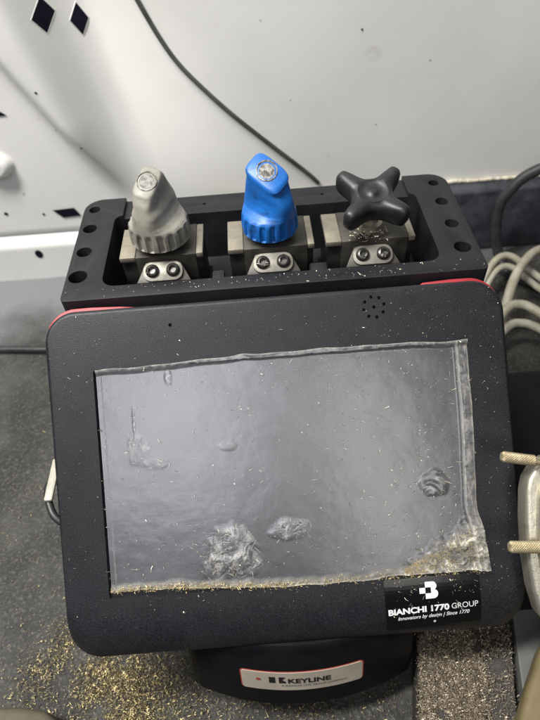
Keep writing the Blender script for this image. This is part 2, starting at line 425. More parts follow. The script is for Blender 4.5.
for j in range(NV):
    for i in range(NU):
        u = FU0 + (FU1-FU0)*i/(NU-1); v = FV0 + (FV1-FV0)*j/(NV-1)
        # wavering outline of the sheet: squeeze the sheet into it
        top = .0606 + .0022*sstep(-.10, .0, u) - .0012*sstep(.05, .1, u) + .0007*noise.noise((u*60, 0, 4)) + .0008*math.exp(-((u+.018)/.005)**2)
        bot = -.0598 - .0042*sstep(-.085, .005, u) + .0016*sstep(.04, .06, u) - .0005*noise.noise((u*90, 0, 9))
        rgt = .1036 + .0010*noise.noise((v*55, 7, 0)) + .0012*(1-sstep(-.055, -.04, v)) - .0026*sstep(-.045, -.030, v)*(1-sstep(-.03, .03, v))*.6
        if v > 0: vv = v*top/FV1
        else: vv = v*bot/FV0
        uu = u*rgt/FU1 if u > 0 else u
        h = -.0014 + .00010*fbm(uu, vv, 60, 2.)
        d = 0.; cr = 0.
        for (bu, bv, ru, rv, hh, st) in BUB:
            q = ((uu-bu)/ru)**2 + ((vv-bv)/rv)**2
            q += .35*noise.noise((uu*180, vv*180, 6.))
            if q < 1:
                m = 1 - sstep(.1, 1.0, q)
                wu = uu + .0022*noise.noise((uu*130, vv*130, 1.)); wv = vv + .0022*noise.noise((uu*130, vv*130, 5.))
                rr = math.hypot(wu-bu+.3*ru, wv-bv+1.1*rv); a = math.atan2(wv-bv+1.1*rv, wu-bu+.3*ru)
                if st == 'fan':
                    n_ = 1 - 2*abs(noise.fractal((rr*55, a*8.5, bu*99), .8, 2., 3))
                    n2 = ridged(wu, wv, 170, 5.)
                    h += .36*hh*m*(.6 + .42*n_ + .16*n2)
                    d = max(d, m*.05)
                    arc_ = 1 - 2*abs(noise.fractal((rr*330, a*1.6, bu*77), .9, 2., 2))
                    gate = sstep(-.25, .45, noise.noise((uu*210, vv*210, 9.)))
                    ln_ = max(.85*sstep(.60, .97, n_), .85*sstep(.66, .98, arc_), .55*sstep(.62, 1., n2))
                    cr = max(cr, sstep(.05, .6, m)*(.05 + .62*ln_*gate)*max(.62, min(1., hh/.0011)))
                else:
                    n_ = 1 - 2*abs(noise.noise((rr*260, a*.9, bu*99)))
                    h += .55*hh*m*(.7 + .5*n_); cr = max(cr, m*.45*sstep(.72, 1., n_))
        # top lip
        et = top - vv
        if et < .0042:
            k = 1 - sstep(.0008, .0036, et); h += k*(.0019 + .0007*noise.noise((uu*110, 0, 1.)) + .0005*noise.noise((uu*330, vv*200, 1.))); d = max(d, .14*k + .14*(1-sstep(0, .0009, et)))
            cr = max(cr, .25*(1-sstep(0, .0006, et)) + .22*k*sstep(.45, .95, ridged(uu*.35, vv, 300, 4.)))
        # right fold lying over the bezel
        er = rgt - uu
        if er < .0075:
            k = 1 - sstep(.0040, .0072, er)
            h += k*(.0022 + .0005*ridged(uu*.4, vv, 90, 3.)) + .0009*math.exp(-((er-.0054)/.0006)**2)
            d = max(d, k*(.10 + .16*sstep(.3, 1, ridged(uu, vv*.35, 170, 3.))) + .25*(1-sstep(.0002, .0011, er)))
            cr = max(cr, .38*math.exp(-((er-.0056)/.0005)**2) + .22*k*sstep(.55, 1, ridged(uu, vv*.25, 260, 6.)))  # bright fold line is a painted highlight
        # bottom edge, caked with filings
        eb = vv - bot
        w_ = .0026 + .0014*noise.noise((uu*70, 0, 2.)) + .0012*noise.noise((uu*190, 0, 2.))
        if eb < w_ + .003:
            k = 1 - sstep(w_-.0016, w_+.0012, eb)
            d = max(d, .30*(1 - sstep(w_+.0002, w_+.0030, eb)))
            gr = ridged(uu, vv*1.4, 210, 1.)
            dl = 1 - sstep(-.005, .03, uu)*.75
            h += k*(.0012 + .0005*gr*dl); d = max(d, k*(.14 + dl*(.22 + .20*gr)) + .2*(1-sstep(.0002, .0010, eb)))
            cr = max(cr, k*dl*.15*sstep(.2, .9, gr) + .20*(1-sstep(.0002, .0009, eb)))
        # crumpled lower right corner
        edge = (uu-.052)*.62 - (vv+.062) + .0035*noise.noise((uu*110, vv*110, 3.)) + .0022*noise.noise((uu*330, vv*330, 5.))
        if edge > 0 and uu > .045:
            k = sstep(-.001, .011, edge); d = max(d, .26*sstep(.0, .003, edge))
            wu = uu + .003*noise.noise((uu*90, vv*90, 1.)); wv = vv + .003*noise.noise((uu*90, vv*90, 5.))
            gr = ridged(wu, wv*1.3, 95, 12.); g2 = ridged(wu, wv, 240, 2.)
            h += k*(.0014 + .0010*gr + .0005*g2)
            d = max(d, k*clamp(.10 + .30*sstep(.45, 1., gr) + .30*sstep(.5, 1., g2) + .22*noise.noise((uu*160, vv*160, 7.)))*.8)
            cr = max(cr, k*(.65*sstep(.70, 1., gr) + .6*sstep(.72, 1., g2) + .12)*sstep(-.3, .4, noise.noise((uu*140, vv*140, 17.))))
        # left edge stays down in the frame
        if uu < -.0965: h += .0003
        if uu > RX1-.0006 or vv > RY1-.0010 or vv < RY0+.0005: h = max(h, .00045 + .00025*noise.noise((uu*200, vv*200, 2.)))
        fv.append((uu, vv, h)); dirt.append(clamp(d)); glints.append(clamp(cr))
fs = [(j*NU+i, j*NU+i+1, (j+1)*NU+i+1, (j+1)*NU+i) for j in range(NV-1) for i in range(NU-1)]
me = bpy.data.meshes.new('protective_film'); me.from_pydata(fv, [], fs)
at = me.attributes.new('dirt', 'FLOAT', 'POINT'); at.data.foreach_set('value', dirt)
at = me.attributes.new('crease', 'FLOAT', 'POINT'); at.data.foreach_set('value', glints)
film = link('protective_film', me, M['film'], machine, True); onpanel(film)
film['label'] = 'scratched clear film with trapped bubbles and curling dirty edges'

# ---- sticker under the display
SM = CM @ Matrix.Translation((.0742, -.0783, .00045)) @ Matrix.Rotation(R(.8), 4, 'Z')
bm = bmesh.new(); loft(bm, [[(x, y, -.0004) for x, y in rrect(-.0258, .0258, -.0152, .0140, .0008, 3)], [(x, y, .00008) for x, y in rrect(-.0258, .0258, -.0152, .0140, .0008, 3)]])
# the sticker follows the rolled edge of the console
sticker_bm = bm
def drop(y):   # how far the console front has fallen away below the sticker centre
    yy = y - .0783; b = -.0987 + RB
    if yy >= b: return 0
    c = clamp((b-yy)/RB); return RD*(1-math.sqrt(max(0, 1-c*c)))
bmesh.ops.bisect_plane(bm, geom=bm.verts[:]+bm.edges[:]+bm.faces[:], plane_co=(0, .0, 0), plane_no=(0, 1, 0))
for yy in (.010, .008, .006, .004, .002, -.002, -.004, -.006, -.008, -.010, -.0115, -.013, -.0142):
    bmesh.ops.bisect_plane(bm, geom=bm.verts[:]+bm.edges[:]+bm.faces[:], plane_co=(0, yy, 0), plane_no=(0, 1, 0))
for v in bm.verts: v.co.z -= drop(v.co.y)
sticker = from_bm('sticker', bm, M['sticker'], machine); sticker.matrix_local = SM
def flat_letters(name, items, m, parent, f, lift):
    """items: (verts2d, faces, (ox, oy), rot); f maps a flat point to 3-D"""
    V, Fc = [], []
    for vs, fs, (ox, oy), rot in items:
        b = len(V); c, s = math.cos(rot), math.sin(rot)
        for x, y in vs: V.append(f(ox + x*c - y*s, oy + x*s + y*c, lift))
        Fc += [tuple(b+i for i in t) for t in fs]
    me = bpy.data.meshes.new(name); me.from_pydata(V, [], Fc)
    bm = bmesh.new(); bm.from_mesh(me); bmesh.ops.recalc_face_normals(bm, faces=bm.faces[:])
    bm.to_mesh(me); bm.free()
    return link(name, me, m, parent)
def fit(t, x0, x1):
    vs, fs = t; a = min(v[0] for v in vs); b = max(v[0] for v in vs); k = (x1-x0)/(b-a)
    return [(x0 + (x-a)*k, y) for x, y in vs], fs
stf = lambda x, y, l: (x, y, l - drop(y))
it = []
r_ = R(1.4)
it.append((*fit(text_verts('BIANCHI 1770', .0046, .00019), -.0245, .0086), (0, -.0052), r_))
it.append((*fit(text_verts('GROUP', .0046, -.00002), .0099, .0243), (0, -.0052), r_))
it.append((*fit(text_verts('Innovators by design | Since 1770', .0030, .00003, shear=.3), -.0195, .0195), (0, -.0088), r_))
s_ = .0008
it.append(([(0, s_), (s_, 0), (0, -s_), (-s_, 0), (0, s_*.4), (s_*.4, 0), (0, -s_*.4), (-s_*.4, 0)], [(0,1,5,4), (1,2,6,5), (2,3,7,6), (3,0,4,7)], (.0005, -.0116), 0))
letters = flat_letters('lettering', it, M['ink'], sticker, stf, .00025)
# emblem: blocks and bulges that read as a B with a dark square in it
def arc(cx, cy, r, a0, a1, n=10, ky=1.): return [(cx+r*math.cos(R(a0+(a1-a0)*i/n)), cy+ky*r*math.sin(R(a0+(a1-a0)*i/n))) for i in range(n+1)]
em = []
q = .0031
def quad(x0, x1, y0, y1): em.append(([(x0, y0), (x1, y0), (x1, y1), (x0, y1)], [(0, 1, 2, 3)], (-.0008, .0066), 0))
quad(-2*q, -q*.98, -q*.5, q*.5)                       # left block
quad(-q*.98, 0, q*.52, q*1.5); quad(-q*.98, 0, -q*1.5, -q*.52)   # above and below the dark square
for pp in ([(0, q*.02)] + arc(q*.30, q*.76, q*.74, -80, 90, 10) + [(0, q*1.5)], [(0, -q*1.5)] + arc(q*.38, -q*.66, q*.84, -90, 75, 10) + [(0, q*.02)]):
    em.append((pp, [tuple(range(len(pp)))], (-.0008, .0066), 0))
flat_letters('emblem', em, M['ink'], sticker, stf, .00022)

# ---- bowed base lip with the badge
def lip_prof(t):  # t 0 (top edge) .. 1 (bottom edge) on the sloping face
    return Vector((0, -.0748 - .0155*t, .0780 - .0520*t))
LN = Vector((0, -.0310, .0145)).normalized(); LN = Vector((0, -.958, .286))
def bow(x): return .0150*((x-.002)/.068)**2
prof = [(-.045, .074), (-.062, .0795), (-.0715, .0805), (-.0748, .0780), (-.0903, .0260), (-.0898, .0225), (-.087, .0205), (-.045, .020)]
loops = []
X0, X1 = -.0655, .0700
for i in range(41):
    t = i/40; x = X0 + (X1-X0)*t
    e = max(0, 1-min(x-X0, X1-x)/.005); sh = .005*(1-math.sqrt(max(0, 1-e*e)))
    loops.append([(x, y + bow(x) + (sh if y < -.05 else 0), z + (sh*.5 if z < .04 else -sh*.5)) for y, z in prof])
bm = bmesh.new(); loft(bm, loops)
lip = from_bm('base_lip', bm, M['plastic'], machine); autosmooth(lip.data, 40)
box('base', -.060, .064, -.052, .02, .0, .070, M['plastic'], machine, .003)
def on_lip(s, t, l):   # s along x in metres, t in metres up the face from its middle
    p = lip_prof(.5) + Vector((0, .286, .958))*t + LN*l
    return (s, p.y + bow(s), p.z - .0015)
BW, BH = .0360, .0098
def strip(name, w, h, r, l0, l1, m, parent):
    out = rrect(-w, w, -h, h, r, 5)
    bm = bmesh.new(); vs_ = [bm.verts.new((x, y, 0)) for x, y in out]; bm.faces.new(vs_)
    for k in range(-9, 10):
        bmesh.ops.bisect_plane(bm, geom=bm.verts[:]+bm.edges[:]+bm.faces[:], plane_co=(k*w/9.5, 0, 0), plane_no=(1, 0, 0))
    ex = bmesh.ops.extrude_face_region(bm, geom=bm.faces[:]); top = [g for g in ex['geom'] if isinstance(g, bmesh.types.BMVert)]
    ts = set(top)
    for v in bm.verts:
        l = l1 if v in ts else l0
        v.co = Vector(on_lip(v.co.x + .0008, v.co.y + .0, l))
    return from_bm(name, bm, m, parent)
badge = strip('badge', BW, BH, .0028, -.0003, .0006, M['badge_red'], machine)
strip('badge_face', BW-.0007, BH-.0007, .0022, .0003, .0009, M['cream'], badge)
lf = lambda x, y, l: on_lip(x + .0008, y, l)
it = [(*fit(text_verts('KEYLINE', .0062, .00022), -.0085, .0165), (0, -.0012), R(0)),
      (*fit(text_verts('A BIANCHI 1770 GROUP COMPANY', .0024, 0.), -.0125, .0262), (0, -.0048), R(0))]
def poly(pts): return (pts, [tuple(range(len(pts)))], (0, 0), 0)
it.append(poly([(-.0195, -.0012), (-.0158, -.0012), (-.0158, .0050), (-.0195, .0050)]))
it.append(poly([(-.0138, -.0012), (-.0118, -.0012), (-.0118, .0050), (-.0138, .0050)]))
it.append(poly([(-.0118, .0020), (-.0098, .0050), (-.0104, .0050), (-.0118, .0050)]))
it.append(poly([(-.0118, .0018), (-.0098, .0004), (-.0098, -.0012), (-.0118, -.0012)]))
flat_letters('badge_lettering', it, M['badge_black'], badge, lf, .0011)
flat_letters('badge_square', [poly([(-.0268, .0006), (-.0243, .0006), (-.0243, .0030), (-.0268, .0030)])], M['badge_red'], badge, lf, .0011)

# ---- tool tray behind the console
ZT = .2060
o = prism('tool_tray', rrect(-.1200, .1248, .0850, .1865, (.003, .003, .012, .012), 6), .158, ZT, M['tray'], machine)
tray = o
HX = ((-.1130, 1), (.1153, 1)); HY = (.1060, .1295, .1535, .1750); HR = (.0056, .0047, .0045, .0037)
cs = [prism('c', rrect(-.0980, .1005, .0955, .1660, (.008, .008, .006, .006), 6), .166, .25),
      box('c', -.0930, .0965, .1500, .2200, .2030, .25)]
for hx, _ in HX:
    for y, r in zip(HY, HR): cs.append(cyl('c', (hx, y), r*(1 if hx < 0 else .9), .170, .25, 24))
cs.append(cyl('c', (-.0395, .1765), .0011, .19, .25, 12)); cs.append(cyl('c', (.0406, .1770), .0011, .19, .25, 12))
cut(tray, cs, 40, (.0009, 2, 40))
# raised lands on the inside of the front rim, between the clamps
for x0, x1 in ((-.0335, -.0260), (.0240, .0345)):
    box('rim_land', x0, x1, .0945, .1040, .185, ZT-.0012, M['tray'], machine, .0012)

# small white tab and black loop at the left edge of the console
o = box('side_tab', -.1400, -.1348, .0030, .0310, .1265, .1290, M['white_plastic'], machine, .0012)
tube('side_loop', [(-.1300, .022, .121), (-.1385, .0175, .1245), (-.1402, .0120, .1255), (-.1378, .0030, .1245), (-.1325, -.0055, .122), (-.120, -.011, .116)], .0022, M['cable_black'], machine)

# ------------------------------------------------------------------ the three key clamps standing in the tray
CLAMP_LABELS = ('key clamp with a worn grey wing knob on a steel block', 'key clamp with a bright blue wing knob on a steel block',
                'key clamp with a black four pointed star knob on a steel block')
def make_clamp(cx, label, w0, w1):
    t = tag(empty('key_clamp', (cx, .132, .166)), label, 'key clamp', 'key clamps standing in the tool tray')
    L = lambda x: x - cx
    y0, y1, zt = .1175-.132, .1480-.132, .0415
    cb = box('clamp_block', L(w0+.0096), L(w1-.0042), y0, y1, .0060, zt, M['steel_dark'], t, .0005)
    box('clamp_base', L(w0+.0006), L(w1-.0006), y0+.0012, y1-.0015, .0056, zt-.0034, M['steel_black'], t, .0004)
    box('jaw_plate', L(w0), L(w0+.0095), y0+.0002, y1-.001, zt-.0032, zt+.0003, M['brushed'], t, .0005)
    box('jaw_plate', L(w1-.0041), L(w1), y0+.0002, y1-.001, zt-.0032, zt+.0003, M['brushed'], t, .0005)
    # black shoe under the block, wider, closes the view down
    box('shoe', L(w0-.001), L(w1+.001), -.030, .018, .0005, .0055, M['steel_black'], t, .0005)
    # bracket with two button head screws, its face leaning to the front
    bx = L((w0+w1)/2) + .0005
    BM = Matrix.Translation((bx, y0-.0062, .0345)) @ Matrix.Rotation(R(33), 4, 'X')
    lug = prism('bracket_lug', [(-.0165, -.006), (.0165, -.006), (.0105, .0065), (-.0105, .0065)], -.0045, -.0008, M['steel_dark'], t, .0004)
    lug.matrix_local = BM
    br = prism('bracket', rrect(-.0120, .0120, -.0058, .0062, .0052, 6), -.0006, .0012, M['bracket'], t, .0003); br.matrix_local = BM
    box('bracket_foot', bx-.010, bx+.010, y0-.0075, y0-.0002, .004, .030, M['steel_black'], t, .0005)
    for sx in (-.0062, .0062):
        bm = bmesh.new(); lp = []
        for r, z in ((.0042, .0012), (.0042, .0017), (.0039, .0026), (.0032, .0033), (.0022, .0037)):
            lp.append([(sx+r*math.cos(2*math.pi*i/24), .0004+r*math.sin(2*math.pi*i/24), z) for i in range(24)])
        loft(bm, lp, True, False)
        rg = [[(sx+.0022*math.cos(2*math.pi*i/24), .0004+.0022*math.sin(2*math.pi*i/24), .0037) for i in range(24)],
              [(sx+.0019*math.cos(2*math.pi*i/24), .0004+.0019*math.sin(2*math.pi*i/24), .0016) for i in range(24)]]
        loft(bm, rg, False, True)
        bmesh.ops.remove_doubles(bm, verts=bm.verts[:], dist=1e-6)
        s = from_bm('screw', bm, M['screw'], br); autosmooth(s.data, 40)
    return t
clamps = [make_clamp(-.0640, CLAMP_LABELS[0], -.0895, -.0390), make_clamp(.0030, CLAMP_LABELS[1], -.0237, .0288), make_clamp(.0635, CLAMP_LABELS[2], .0358, .0900)]

def wing_knob(parent, m, mcap, r, h, rot, tilt, top_len, top_th, cap_r, offx, offy, back):
    """knob with a fluted collar and a wing that narrows to a slanting flat end with a metal disc"""
    n = 128; loops = []
    #     z    len     thick   exponent flute
    S = [(0, r*.96, r*.96, 2, 0), (.02, r, r, 2, 1), (.14, r, r, 2, 1), (.24, r*.985, r*.975, 2, .9), (.29, r*.975, r*.945, 2, .3),
         (.325, r*.968, r*.86, 2.1, 0), (.36, r*.96, r*.72, 2.3, 0), (.41, r*.945, r*.585, 2.6, 0), (.50, r*.91, r*.505, 3.0, 0), (.62, r*.84, r*.47, 3.3, 0),
         (.76, r*.745, top_th*1.03, 3.6, 0), (.88, r*.66, top_th, 3.8, 0), (.955, top_len*1.02, top_th, 4, 0), (.985, top_len*.96, top_th*.95, 4, 0), (1.0, top_len*.87, top_th*.85, 4, 0)]
    cr, sr = math.cos(R(rot)), math.sin(R(rot)); tt = math.tan(R(tilt))
    F = []
    for i in range(len(S)-1):
        P = [S[max(i-1, 0)], S[i], S[i+1], S[min(i+2, len(S)-1)]]
        for k in range(3):
            t = k/3; F.append(tuple(P[1][q] + (P[2][q]-P[1][q])*t for q in range(5)))
    F.append(S[-1])
    def place(x, y, z):
        k = sstep(.30, 1, z/h)
        X_, Y_ = x*cr - y*sr, x*sr + y*cr
        return (X_ + offx*k, Y_ + offy*k, z + tt*(Y_)*sstep(.45, 1, z/h))
    for z, a, b, e, fl in F:
        L_ = []
        for i in range(n):
            th = 2*math.pi*i/n; c, s = math.cos(th), math.sin(th)
            x = a*math.copysign(abs(c)**(2/e), c); y = b*math.copysign(abs(s)**(2/e), s)
            if x > 0: x *= 1 + back*sstep(.3, .6, z)*(1-sstep(.6, 1, z))
            k = 1 - .085*fl*clamp(.5+1.8*math.cos(th*17))
            L_.append(place(x*k, y*k, z*h))
        loops.append(L_)
    bm = bmesh.new(); loft(bm, loops)
    kn = from_bm('knob', bm, m, parent); autosmooth(kn.data, 42)
    kn.matrix_local = Matrix.Translation((0, 0, .0462))
    bm = bmesh.new(); lp = []
    for rr, dz in ((cap_r*1.14, -.0006), (cap_r*1.14, .0005), (cap_r*1.02, .0006), (cap_r*.97, -.0001), (cap_r*.55, .0002), (cap_r*.1, .0001)):
        L_ = []
        for i in range(32):
            p = Vector(place(rr*math.cos(2*math.pi*i/32), rr*math.sin(2*math.pi*i/32), h)); p.z += dz; L_.append(p)
        lp.append(L_)
    loft(bm, lp)
    c = from_bm('knob_cap', bm, mcap, kn); autosmooth(c.data, 50)
    bm = bmesh.new(); bmesh.ops.create_cone(bm, cap_ends=True, segments=20, radius1=.006, radius2=.006, depth=.006, matrix=Matrix.Translation((0, 0, .0425)))
    from_bm('stud', bm, M['steel_black'], parent, True)
wing_knob(clamps[0], M['grey_knob'], M['cap_grey'], .0186, .0375, 66, 24, .0098, .0064, .0052, -.0008, -.0010, .06)
wing_knob(clamps[1], M['blue_knob'], M['cap'], .0172, .0375, -44, 26, .0118, .0080, .0054, .0000, .0000, .06)

def star_knob(parent):
    n = 192; loops = []
    def rad(th, w=.0043, R_=.0250, a=.0118):
        ph = (th + math.pi/4) % (math.pi/2) - math.pi/4
        ra = (w + .0035*abs(math.sin(ph)))/max(abs(math.sin(ph)), 1e-4)
        r = (R_**-5 + ra**-5)**-.2
        return (r**7 + a**7)**(1/7)
    base = [rad(2*math.pi*i/n) for i in range(n)]
    def ring(inset, z, blend=0., rc=0.):
        out = []
        for i in range(n):
            th = 2*math.pi*i/n; r = rad(th, max(.0043-inset*.7, .001), .0250-inset, max(.0118-inset, .002)) if inset < .0055 else 0
            r = r*(1-blend) + rc*blend
            out.append((r*math.cos(th), r*math.sin(th), z + .0016*(r/.024)**2))
        return out
    for ins, z in ((.0042, -.0052), (.0022, -.0050), (.0008, -.0040), (.0001, -.0018), (0, .0010), (0, .0042), (.0006, .0062), (.0016, .0076), (.0030, .0084)):
        loops.append(ring(ins, z))
    loops.append(ring(.0042, .0087, .35, .0098)); loops.append(ring(.0042, .0088, .75, .0094)); loops.append(ring(.0042, .0088, 1, .0090))
    for rc, z in ((.0078, .0081), (.0058, .0077), (.0032, .0077), (.0026, .0084), (.0010, .0086)): loops.append(ring(.0042, z, 1, rc))
    bm = bmesh.new(); loft(bm, loops)
    kn = from_bm('knob', bm, M['star_knob'], parent); autosmooth(kn.data, 60)
    kn.matrix_local = Matrix.Translation((.0005, -.0010, .0590)) @ Matrix.Rotation(R(13), 4, 'X') @ Matrix.Rotation(R(46), 4, 'Z')
    bm = bmesh.new(); lp = []
    for r, z in ((.0085, .0412), (.0085, .0450), (.0062, .0460), (.0058, .0560)):
        lp.append([(r*math.cos(2*math.pi*i/28), r*math.sin(2*math.pi*i/28), z) for i in range(28)])
    loft(bm, lp); s = from_bm('stud', bm, M['nickel'], parent); autosmooth(s.data, 40)
star_knob(clamps[2])

# ------------------------------------------------------------------ silver vise with knurled pins, right edge
vise = tag(empty('key_vise', (.20, -.03, 0)), 'pale silver metal vise with two knurled pins reaching over the console edge', 'vise')
VM = Matrix.Translation(-vise.location) @ CM
ol = [(.1740, .0030), (.1340, -.0025), (.1276, -.0070), (.1236, -.0125), (.1218, -.0190), (.1204, -.0330), (.1198, -.0520), (.1208, -.0690), (.1236, -.0820), (.1295, -.0900), (.1740, -.0900)]
o = prism('vise_body', ol, .0060, .0180, M['nickel'], vise, .0022, 4); o.matrix_local = VM
o = prism('jaw_face', [(x + .0048 if x < .16 else x, y - (.004 if y > -.05 else -.004)) for x, y in ol], .0172, .0215, M['nickel'], vise, .0010, 3); o.matrix_local = VM
def pin(u0, v0, u1, v1, w, r):
    n, k = 112, 180; loops = []
    d = Vector((u1-u0, v1-v0, 0)); ln = d.length; d.normalize(); a = Vector((-d.y, d.x, 0)); b = Vector((0, 0, 1))
    for j in range(k+1):
        t = ln*j/k; L_ = []
        e = r*(1 - .25*(1-sstep(0, .0012, t)))
        for i in range(n):
            th = 2*math.pi*i/n
            kn_ = max(abs(math.sin((th*14 + t*5200)/2)), 0)*.5 + .5*abs(math.sin((th*14 - t*5200)/2))
            rr = e - .0008*(1-kn_)*(1 if t < .0165 else 0) - (.0006 if t > .0165 else 0)
            L_.append(Vector((u0, v0, w)) + d*t + a*rr*math.cos(th) + b*rr*math.sin(th))
        loops.append(L_)
    bm = bmesh.new(); loft(bm, loops); o = from_bm('knurled_pin', bm, M['pin'], vise, True); autosmooth(o.data, 50); o.matrix_local = VM
pin(.1090, .0008, .1420, -.0060, .0215, .0029)
pin(.1090, -.0447, .1400, -.0475, .0215, .0031)
box('vise_post', -.035, .03, -.03, .03, .098, .120, M['plastic'], vise, .003)

# ------------------------------------------------------------------ cables
tag(tube('thick_cable', [(.360, .285, .160), (.300, .315, .132), (.2665, .330, .1085), (.2505, .331, .088), (.2452, .330, .070), (.2485, .327, .042), (.2560, .318, .016), (.265, .30, .0055), (.30, .27, .0055)], .0055, M['cable_black'], None, 14),
    'thick black cable arching down in front of the black skirting', 'cable')
tag(tube('side_cable', [(-.60, .262, .0040), (-.40, .256, .0040), (-.2817, .2484, .0038), (-.234, .2433, .0038), (-.19, .24, .0038), (-.14, .225, .0038)], .0037, M['cable_black'], None, 12),
    'straight black cable lying on the floor left of the machine', 'cable')
wl = []
for px in ((-.114, .330), (-.1045, .300), (-.0940, .2700), (-.0800, .238), (-.0662, .215), (-.0470, .1940), (-.0200, .168), (.0150, .137), (.0490, .1060), (.062, .092)):
    wl.append((px[0], YW - wall_depth(*px) - .0022, px[1]))
tag(tube('thin_wire', wl, .0021, M['wire'], None, 10, 14), 'thin dark wire running down the white van wall', 'wire')
cw = [('looped_cable', [(.205, .245, .012), (.2220, .272, .030), (.2400, .2900, .038), (.2560, .2905, .037), (.2740, .272, .028), (.310, .245, .012)], .0036, 'grubby white cable arching highest beside the tray corner, uppermost of the white cables'),
      ('looped_cable', [(.209, .240, .008), (.2235, .2650, .024), (.2395, .2815, .031), (.2550, .2815, .030), (.2725, .262, .022), (.305, .235, .008)], .0034, 'grubby white cable tucked just under the uppermost arching white cable'),
      ('looped_cable', [(.205, .185, .008), (.2265, .2240, .036), (.2395, .2475, .044), (.2590, .2720, .048), (.2820, .289, .046), (.330, .31, .03)], .0046, 'grubby white cable rising steeply to the right edge across the other white cables'),
      ('looped_cable', [(.200, .190, .020), (.2230, .2160, .036), (.2380, .2205, .038), (.2520, .2105, .036), (.285, .175, .026)], .0044, 'clean white cable bending in the lower loop beside the console corner'),
      ('looped_cable', [(.196, .180, .018), (.2215, .2010, .028), (.2360, .2045, .029), (.2520, .1960, .027), (.285, .165, .018)], .0042, 'white cable lowest of the bundle right beside the console')]
for nm, pts, r, lab in cw:
    tag(tube(nm, pts, r, M['cable_white'], None, 14), lab, 'cable', 'white cables right of the machine')

# ------------------------------------------------------------------ chip covered mat, sheet and boards in the lower corners
def along(pts_top, z0, z1, name, m, bev):
    return prism(name, pts_top, z0, z1, m, None, bev, 2)
o = along([(.0605, -.130), (.1000, -.130), (.1320, .000), (.0905, .000)], .0, .030, 'rubber_mat', M['mat'], .002)
tag(o, 'raised black rubber mat buried under bronze filings', 'mat')
bm = bmesh.new()
A, B, C_, D = (.1003, -.130), (.1155, -.130), (.1490, .000), (.1323, .000)
vv_ = [bm.verts.new(p) for p in ((*A, 0), (*B, 0), (*C_, 0), (*D, 0), (*A, .0295), (*B, .034), (*C_, .034), (*D, .0295))]
for f in ((0,3,2,1), (4,5,6,7), (0,1,5,4), (1,2,6,5), (2,3,7,6), (3,0,4,7)): bm.faces.new([vv_[i] for i in f])
tag(from_bm('rubber_edging', bm, M['mat']), 'dark rubber edging strip clogged with filings between the mat and grey sheet', 'edging')
o = along([(.1158, -.160), (.34, -.160), (.34, -.02), (.1440, -.02)], .0, .035, 'metal_sheet', M['sheet'], .0015)
tag(o, 'smooth grey metal sheet at the lower right corner', 'sheet')
o = prism('wooden_board', [(.1010, -.140), (.30, -.140), (.30, -.050), (.1620, -.0560), (.1410, -.0767), (.1265, -.0960), (.1170, -.1100)], .0360, .052, M['board'], None, .004, 4)
tag(o, 'yellow wooden board at the bottom right corner', 'board')
o = prism('cardboard_sheet', [(-.30, -.20), (-.120, -.20), (-.1390, -.0990), (-.1490, -.0900), (-.1600, -.0825), (-.1750, -.0795), (-.20, -.0780), (-.30, -.0700)], .0005, .022, M['beige'], None, .004, 4)
tag(o, 'beige card edge showing at the bottom left corner', 'card')

# ------------------------------------------------------------------ filings
def sliver(V, Fc, p, nrm, ln, w, curl, ang=None):
    a = random.random()*2*math.pi if ang is None else ang
    t = nrm.orthogonal().normalized(); b = nrm.cross(t)
    d = (t*math.cos(a) + b*math.sin(a)); tilt = random.uniform(-.15, .5) if ang is None else random.uniform(-.02, .08)
    d = (d*math.cos(tilt) + nrm*math.sin(tilt)).normalized(); s = d.cross(nrm).normalized()
    if ang is None and random.random() < .5: s = (s*math.cos(.8) + nrm*math.sin(.8))
    ln *= min(2.2, random.lognormvariate(-.08, .45)); w *= random.lognormvariate(0, .3)
    i0 = len(V)
    for k in range(3):
        x = (k/2-.5)*ln; h = curl*ln*(1-(2*k/2-1)**2)
        c = p + d*x + nrm*(h + .0003) + s*h*.6
        V.append(c + s*w*.5); V.append(c - s*w*.5)
    Fc += [(i0, i0+1, i0+3, i0+2), (i0+2, i0+3, i0+5, i0+4)]
def chips(name, pts, m, label):
    V, Fc = [], []
    for q_ in pts:
        p, nrm, ln, w = q_[:4]
        sliver(V, Fc, Vector(p), nrm, ln, w, random.uniform(-.1, .35) if len(q_) < 5 else random.uniform(-.03, .06), q_[4] if len(q_) > 4 else None)
    me = bpy.data.meshes.new(name); me.from_pydata(V, [], Fc)
    return tag(link(name, me, m), label, 'filings', None, 'stuff')
Z = Vector((0, 0, 1)); rnd = random.random
pts = []
def gauss2(cx, cy, sx, sy, n, rot=0.):
    c, s = math.cos(rot), math.sin(rot)
    for _ in range(n):
        a, b = random.gauss(0, sx), random.gauss(0, sy)
        x, y = cx + a*c - b*s, cy + a*s + b*c
        if noise.noise((x*55, y*55, 4.)) + .45*rnd() < -.05: continue
        pts.append(((x, y, .0004 + .0010*rnd()), Z, random.uniform(.0006, .0022), random.uniform(.00014, .00034)))
gauss2(-.125, -.060, .016, .030, 8000, -.2)
gauss2(-.150, -.028, .008, .026, 2300, -.35)
gauss2(-.176, -.052, .007, .016, 900, -.5)
gauss2(-.105, -.080, .022, .020, 4500)
gauss2(-.200, .085, .012, .006, 160)
gauss2(-.03, -.095, .06, .02, 4200)
for _ in range(4500):
    x, y = random.uniform(-.34, .06), random.uniform(-.13, .16)
    if rnd() < sstep(.12, -.06, y)*.9 + .1: pts.append(((x, y, .0005), Z, random.uniform(.0004, .0017), random.uniform(.00014, .00036)))
